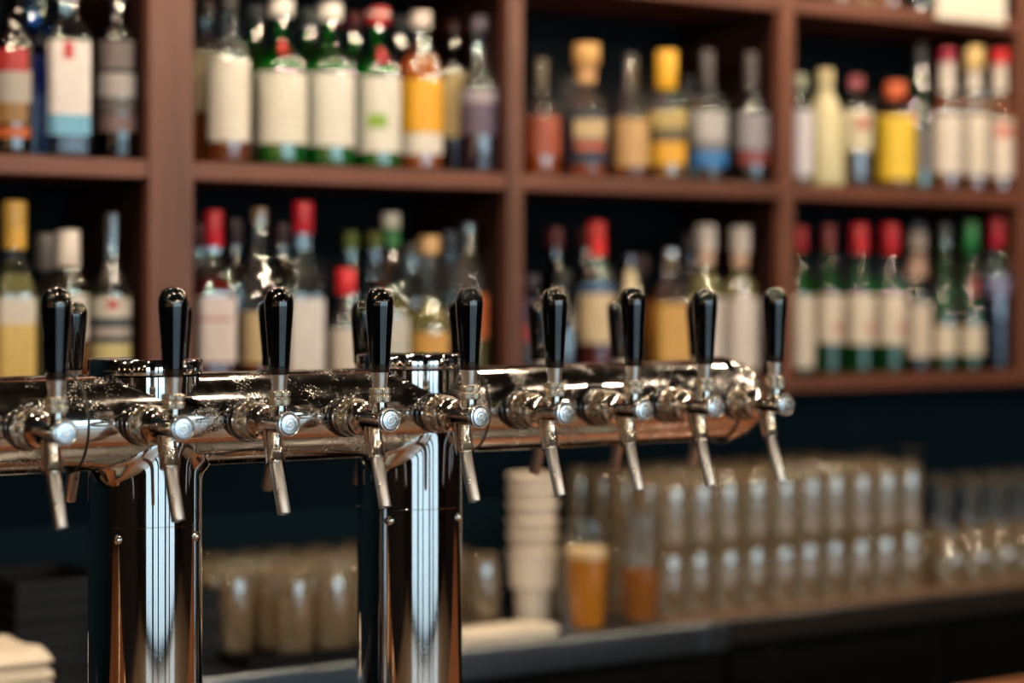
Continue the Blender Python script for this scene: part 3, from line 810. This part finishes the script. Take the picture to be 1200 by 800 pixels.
 ('low', 0, 1075, 31, 262, 'slope', 'dark', 'dark', .6, ((50, 56, 80), 262, 272, 16), [(272, 292, (196, 178, 170), 3.14, 0, .005), (298, 324, (176, 140, 120), 3.14, 0, .001), (356, 418, (228, 208, 186), 1.3)], 'dark bottle with pale wrapped neck and bell-shaped label'),
 ('low', 0, 1107, 28, 262, 'slope', 'green', 'teal', .62, ((44, 50, 54), 262, 282, 14), [(382, 416, (232, 216, 190), 1.3)], 'teal-green bottle with black cap and low cream label'),
 ('low', 0, 1137, 30, 260, 'slope', 'green', 'teal', .62, ((20, 110, 56), 260, 294, 17), [(326, 344, (170, 60, 50), .4, .3), (382, 416, (232, 216, 190), 1.3)], 'teal-green bottle with green cap and low cream label'),
 ('low', 0, 1168, 30, 256, 'whisky', 'blue', 'navy', .62, ((176, 18, 42), 256, 290, 17), [(326, 344, (130, 130, 170), 1.1)], 'blue bottle with red cap at the end of the lower shelf'),
]
for s in specs: bottle(s)

# white card in front of the highest shelf
X0, Z0 = at(1099, YF - .012); X1, Z1 = at(1179, YF - .012)
zb = zat(25, (Z0 + Z1) / 2)
t = thing('price_card', 'white printed card standing against the edge of the highest shelf', 'card', ((X0 + X1) / 2, YF - .008, zb))
w2 = (X1 - X0) / 2
obj('card', box(BM(), -w2, w2, -.003, .003, 0, .15, .0012), paper((238, 230, 216), (150, 130, 110), .25), t, smooth=False)
obj('card_clip', box(BM(), -.02, .02, .003, .012, .045, .075, .001), M_nickel, t, smooth=False)

# ------------------------------------------------------------------ glasses
def tumbler_mesh(R, H, taper=.86, w=.0022):
    b = BM()
    f = [(0, 1), (.62, 1), (.72, .992), (.80, .972), (.87, .93), (.925, .87), (.965, .79), (.99, .68), (1.0, .55), (.998, .40), (.985, .25), (.965, .12), (.95, .02)]
    o_ = [(R * k, H * h) for k, h in f] + [(R * .95 - w * .3, 0), (R * .95 - w, .001)]
    i_ = [(R * k - w, H * h - (.016 if h > .95 else .006 if h > .9 else 0)) for k, h in f[::-1][1:-3]]
    i_ += [(R * .66, H - .020), (0, H - .021)]
    lathe(b, o_ + i_, 28)
    return b
def tumblers(first, xs, ys, z, label, group, jit=.004, skip=()):
    out = []
    for i, x in enumerate(xs):
        for j, y in enumerate(ys):
            if (i, j) in skip: continue
            c = first if not out and first.get('fresh') else first.copy()
            if c is first: del first['fresh']
            else: C.objects.link(c)
            c.location = (x + random.uniform(-jit, jit), y + random.uniform(-jit, jit), z)
            c.rotation_euler = (0, 0, random.uniform(0, 6))
            c['label'] = label; c['category'] = 'glass'; c['group'] = group
            out.append(c)
    return out
g = obj('tumbler', tumbler_mesh(.0335, .140), M_gtumbler, angle=40); g['fresh'] = 1
x0 = at(778, 3.52)[0]
xs = [x0 + .0745 * i for i in range(10)]; ys = [3.505 + .0745 * j for j in range(5)]
tumblers(g, xs, ys, ZC + .004, 'clear upturned tumbler in the bottom layer of the double-stacked block', 'bottom layer of stacked tumblers')
tumblers(g, [x + .003 for x in xs], ys, ZC + .1445, 'clear upturned tumbler in the top layer of the double-stacked block', 'top layer of stacked tumblers')
g = obj('tumbler', tumbler_mesh(.034, .150, .80), M_gtumbler, angle=40); g['fresh'] = 1
xl = at(292, 3.52)[0]
tumblers(g, [xl + .076 * i for i in range(6)], [3.49 + .076 * j for j in range(5)], ZC + .0135, 'clear upturned tumbler in the single-layer block between the two tower columns', 'tumblers between the tower columns', skip=((0, 0),))
tumblers(g, [xl - .078, xl - .156], [3.715, 3.80], ZC + .0005, 'clear upturned tumbler behind the black crate', 'tumblers behind the crate')
tumblers(g, [at(566, 3.60)[0]], [3.60, 3.70], ZC + .0005, 'clear upturned tumbler in the dark gap beside the paper cups', 'tumblers beside the paper cups')
# tray and mat below them
b = BM(); box(b, xl - .05, xl + .44, 3.44, 3.86, ZC + .0003, ZC + .006, .002); box(b, xl - .05, xl + .44, 3.44, 3.448, ZC + .004, ZC + .02, .002)
box(b, xl - .05, xl - .042, 3.44, 3.86, ZC + .004, ZC + .02, .002); box(b, xl + .432, xl + .44, 3.44, 3.86, ZC + .004, ZC + .02, .002); box(b, xl - .05, xl + .44, 3.852, 3.86, ZC + .004, ZC + .02, .002)
for i in range(12): box(b, xl - .04 + i * .04, xl - .032 + i * .04, 3.45, 3.85, ZC + .005, ZC + .013)
tag(obj('glass_tray', b, M_black, smooth=False), 'flat black ribbed tray under the tumblers between the columns', 'tray')
tag(obj('bar_mat', box(BM(), x0 - .06, x0 + 1.35, 3.43, 3.88, ZC + .0003, ZC + .0035, .001), M_mat, smooth=False), 'long brown mat under the glasses on the back counter', 'mat')

def wine_glass(H, R, label, loc, group):
    T = thing('wine_glass', label, 'glass', loc, 0, group)
    b = BM()      # upside down: rim on the counter
    hb = H * .46
    lathe(b, [(R * .80 - .001, .001), (R * .80, 0), (R * .82, .002), (R * .95, hb * .35), (R, hb * .62), (R * .88, hb * .85), (R * .5, hb * .98), (.006, hb + .006),
              (.003, hb + .003), (R * .48, hb * .96), (R * .86, hb * .83), (R * .98, hb * .62), (R * .93, hb * .35), (R * .80 - .001, .001)], 32)
    obj('bowl', b, M_gtumbler, T, angle=60)
    b = BM(); lathe(b, [(0, hb + .002), (.006, hb + .004), (.0036, hb + .02), (.0034, H - .02), (.006, H - .008), (0, H - .006)], 16)
    obj('stem', b, M_gtumbler, T, angle=60)
    b = BM(); lathe(b, [(.004, H - .010), (.012, H - .006), (R * .86, H - .003), (R * .88, H - .0015), (R * .86, H), (0, H)], 32)
    obj('foot', b, M_gtumbler, T, angle=60)
    return T
base = None
for i in range(6):
    for j, y in enumerate((3.50, 3.60, 3.70)):
        x = x0 + .80 + .086 * i
        if base is None:
            base = wine_glass(.225, .038, 'stemmed glass resting upside down at the far end of the counter', (x, y, ZC + .004), 'upturned stemmed glasses')
        else:
            c = copy_tree(base); c.location = (x + random.uniform(-.004, .004), y, ZC + .004)
big = wine_glass(.275, .046, 'tallest stemmed glass upside down, nearer of two above the tumblers', (at(1022, 3.83)[0], 3.83, ZC + .004), 'two tall stemmed glasses')
c = copy_tree(big); c.location = (at(1068, 3.83)[0], 3.83, ZC + .004); c['label'] = 'tallest stemmed glass upside down, farther of two above the tumblers'

def pint(px, Yp, H, R, fill, mat, foam, label):
    X, Z = at(px, Yp)
    T = thing('beer_glass', label, 'glass', (X, Yp, ZC + .0005))
    rb = R * .80
    b = BM()
    lathe(b, [(0, 0), (rb * .95, 0), (rb, .003), (R, H * .75), (R * .99, H), (R * .99 - .002, H), (R - .0022, H * .75), (rb - .0025, .010), (0, .009)], 36)
    obj('glass_body', b, M_gpint, T, angle=50)
    def rad(z): return rb + (R - rb) * min(1, z / (H * .75)) - .0034
    b = BM(); zf = fill
    lathe(b, [(0, .011), (rad(.011), .011), (rad(zf), zf), (0, zf)], 36)
    obj('beer', b, mat, T, angle=50)
    if foam:
        b = BM(); lathe(b, [(0, zf + .0003), (rad(zf), zf + .0003), (rad(zf + foam), zf + foam - .002), (rad(zf) * .9, zf + foam + .001), (0, zf + foam + .003)], 36)
        obj('foam', b, M_foam, T, angle=50)
pint(688, 3.445, .215, .0425, .142, M_beer, .018, 'full glass of golden lager with a thick foam head')
pint(751, 3.455, .215, .0425, .110, M_ale, .0, 'half-full glass of flat amber ale beside the lager')
g = obj('tumbler', tumbler_mesh(.034, .150, .80), M_gtumbler, angle=40); g['fresh'] = 1
tumblers(g, [at(654, 3.7)[0]], [3.67, 3.78], ZC + .0005, 'clear upturned tumbler behind the golden lager', 'tumblers behind the lager')

# paper cups, nested
Xc, Zc = at(624, 3.56)
CUPZ = [0, .034, .061, .094, .122, .148]
CUPL = ['white paper cup at the very bottom of the nested stack', 'second white paper cup up from the counter in the stack', 'third white paper cup up in the nested stack', 'third white paper cup down from the stack top', 'second white paper cup down from the stack top', 'topmost white paper cup of the nested stack']
for k, dz in enumerate(CUPZ):
    b = BM(); R = .0470; H = .150
    low = .078 if k == 0 else H - .0250
    ro = lambda z: .0295 + .074 * z
    lathe(b, [(0, .003), (.0285, .003), (.0288, 0), (ro(0), .001), (ro(low - .001), low - .001), (.0430, low), (R, H - .010), (R + .0022, H - .0085), (R + .0034, H - .005), (R + .0024, H - .001), (R, H),
              (ro(H) - .0012, H - .001), (ro(.08) - .0012, .08), (ro(0) - .0012, .006), (0, .006)], 40)
    o = obj('paper_cup', b, M_cup, angle=50, loc=(Xc + random.uniform(-.0006, .0006), 3.56, ZC + .0005 + dz))
    tag(o, CUPL[k], 'cup', 'nested paper cups')

# napkins / cloths
def cloth(name, x0, x1, y0, y1, z, n, th, label, cat):
    b = BM()
    rnd = random.Random(3)
    for k in range(n):
        dx = rnd.uniform(-.004, .004)
        zz = z + k * th
        box(b, x0 + dx, x1 + dx, y0 + rnd.uniform(-.003, .003), y1, zz + .0003, zz + th - .0003, th * .42, 3)
    o = obj(name, b, M_towel, angle=60)
    return tag(o, label, cat)
xa = at(535, 3.45)[0]; xb = at(648, 3.45)[0]
cloth('napkin_stack', xa, xb, 3.43, 3.51, ZC + .0004, 4, .006, 'low stack of white folded napkins in front of the paper cups', 'napkins')
# folded towel
b = BM()
xt = at(-40, 3.42)[0]; xt1 = at(72, 3.42)[0]
nx, ny = 30, 16
def towel_layer(b, z, h, seed, grow):
    top = []
    rnd = random.Random(seed)
    p1 = rnd.uniform(0, 6)
    for j in range(ny + 1):
        row = []
        for i in range(nx + 1):
            u = i / nx; v = j / ny
            e = min(1, min(u, 1 - u) * 9) ** .5 * min(1, min(v, 1 - v) * 7) ** .5
            row.append(b.verts.new((xt + (xt1 - xt) * u + grow * (u - .5), 3.425 + .20 * v, z + h * e + e * .003 * math.sin(9 * u + p1) * math.cos(7 * v + p1))))
        top.append(row)
    bot = [[b.verts.new((v.co.x, v.co.y, z)) for v in row] for row in top]
    for A, flip in ((top, 0), (bot, 1)):
        for j in range(ny):
            for i in range(nx):
                q = [A[j][i], A[j][i + 1], A[j + 1][i + 1], A[j + 1][i]]
                b.faces.new(q[::-1] if flip else q)
    bd = [(0, i) for i in range(nx)] + [(j, nx) for j in range(ny)] + [(ny, i) for i in range(nx, 0, -1)] + [(j, 0) for j in range(ny, 0, -1)]
    for k in range(len(bd)):
        a, c = bd[k], bd[(k + 1) % len(bd)]
        b.faces.new((top[a[0]][a[1]], top[c[0]][c[1]], bot[c[0]][c[1]], bot[a[0]][a[1]]))
towel_layer(b, ZC + .0005, .026, 1, 0)
towel_layer(b, ZC + .0275, .024, 5, -.010)
towel_layer(b, ZC + .0525, .022, 9, -.016)
tag(obj('bar_towel', b, M_towel, angle=70), 'folded white bar towel on the counter at the photo edge', 'towel')

# black crates by the wall end of the counter
def crate(px0, px1, Y0, Y1, z, h, label):
    xa = at(px0, Y0)[0]; xb = at(px1, Y0)[0]
    T = thing('bottle_crate', label, 'crate', ((xa + xb) / 2, (Y0 + Y1) / 2, z))
    w = (xb - xa) / 2; d = (Y1 - Y0) / 2
    b = BM(); t_ = .006
    box(b, -w, w, -d, d, 0, .008, .001)
    for sgn in (-1, 1):
        box(b, -w, w, min(sgn * d, sgn * (d - t_)), max(sgn * d, sgn * (d - t_)), .006, h, .001)
        box(b, min(sgn * w, sgn * (w - t_)), max(sgn * w, sgn * (w - t_)), -d + t_, d - t_, .006, h, .001)
    obj('shell', b, M_crate, T, smooth=False)
    for k in range(3):
        zz = h * (k + 1) / 3 - .012
        b = BM()
        box(b, -w - .004, w + .004, -d - .004, -d, zz, zz + .010, .001); box(b, -w - .004, w + .004, d, d + .004, zz, zz + .010, .001)
        box(b, -w - .004, -w, -d, d, zz, zz + .010, .001); box(b, w, w + .004, -d, d, zz, zz + .010, .001)
        obj('rib', b, M_crate, T, smooth=False)
crate(168, 257, 3.54, 3.66, ZC + .0005, .13, 'black ribbed plastic crate next to the tumblers, right of the first column')
crate(20, 136, 3.65, 3.88, ZC + .0005, .075, 'bottom black ribbed crate of the pair behind the towel')
crate(20, 136, 3.65, 3.88, ZC + .078, .075, 'top black ribbed crate of the pair behind the towel')

# ------------------------------------------------------------------ pendant lamps over the bar and in the room (out of frame)
def pendant(x, y, z, w, label, group, col=(1.0, .80, .57)):
    T = thing('pendant_lamp', label, 'lamp', (x, y, RZ), 0, group)
    b = BM(); lathe(b, [(0, 0), (.05, 0), (.05, -.015), (.04, -.022), (0, -.022)], 24); obj('canopy', b, M_brass, T)
    b = BM(); lathe(b, [(0, -.02), (.003, -.02), (.003, z - RZ + .14), (0, z - RZ + .14)], 8); obj('cord', b, M_shade, T)
    b = BM(); zz = z - RZ
    lathe(b, [(.02, zz + .15), (.024, zz + .148), (.03, zz + .12), (.07, zz + .08), (.11, zz + .03), (.112, zz + .028), (.108, zz + .03), (.068, zz + .076), (.028, zz + .115), (.018, zz + .14), (.02, zz + .15)], 32)
    obj('shade', b, M_shade, T)
    b = BM(); lathe(b, [(0, zz + .11), (.014, zz + .11), (.016, zz + .07), (.034, zz + .03), (.040, zz + 0), (.034, zz - .03), (.018, zz - .046), (0, zz - .05)], 24)
    obj('bulb', b, M_bulb, T)
    li = bpy.data.lights.new('bulb_light', 'POINT'); li.energy = w; li.color = col; li.shadow_soft_size = .028
    lo = bpy.data.objects.new('bulb_light', li); C.objects.link(lo); lo.parent = T; lo.location = (0, 0, zz)
for k in range(6):
    pendant(-0.9 + k * .95, 1.75, 2.62, PENDANT_W, 'black dome pendant lamp hanging above the bar counter', 'pendants above the bar counter')
k = 0
for x in (-3.2, -.6, 2.0, 4.6, 7.2):
    for y in (-3.2, -.9):
        k += 1
        pendant(x, y, 2.5, ROOM_W, 'black dome pendant lamp hanging over the seating area', 'pendants over the seating area')
for k in range(7):
    pendant(.7 + k * .68, 3.12, 2.88, AISLE_W, 'black dome pendant lamp hanging over the aisle by the shelves', 'pendants over the aisle')
# slim warm tube sconces on the side wall and between the street windows
M_glow = bpy.data.materials.new('warm_tube_glow'); M_glow.use_nodes = True
pb = M_glow.node_tree.nodes['Principled BSDF']
pb.inputs['Emission Color'].default_value = (1.0, .62, .28, 1); pb.inputs['Emission Strength'].default_value = 14.0
def sconce(x, y, nx, ny):
    T = thing('wall_sconce', 'slim brass tube sconce glowing warm on the dark wall', 'lamp', (x, y, 1.75), math.atan2(ny, nx), 'tube sconces on the walls')
    b = BM(); box(b, .0005, .015, -.03, .03, -.35, .35, .003); obj('back_plate', b, M_brass, T, smooth=False)
    b = BM(); lathe(b, [(0, -.34), (.018, -.34), (.022, -.335), (.022, .335), (.018, .34), (0, .34)], 20, org=(.045, 0, 0)); obj('tube', b, M_glow, T)
    for zz in (-.34, .30):
        b = BM(); lathe(b, [(0, zz), (.026, zz), (.026, zz + .04), (0, zz + .04)], 20, org=(.045, 0, 0)); obj('tube_holder', b, M_brass, T)
for y in (-4.2, -2.6, -1.2, .2, 1.5): sconce(RX0, y, 1, 0)
for x in (-3.4, 7.6): sconce(x, RY0, 0, 1)
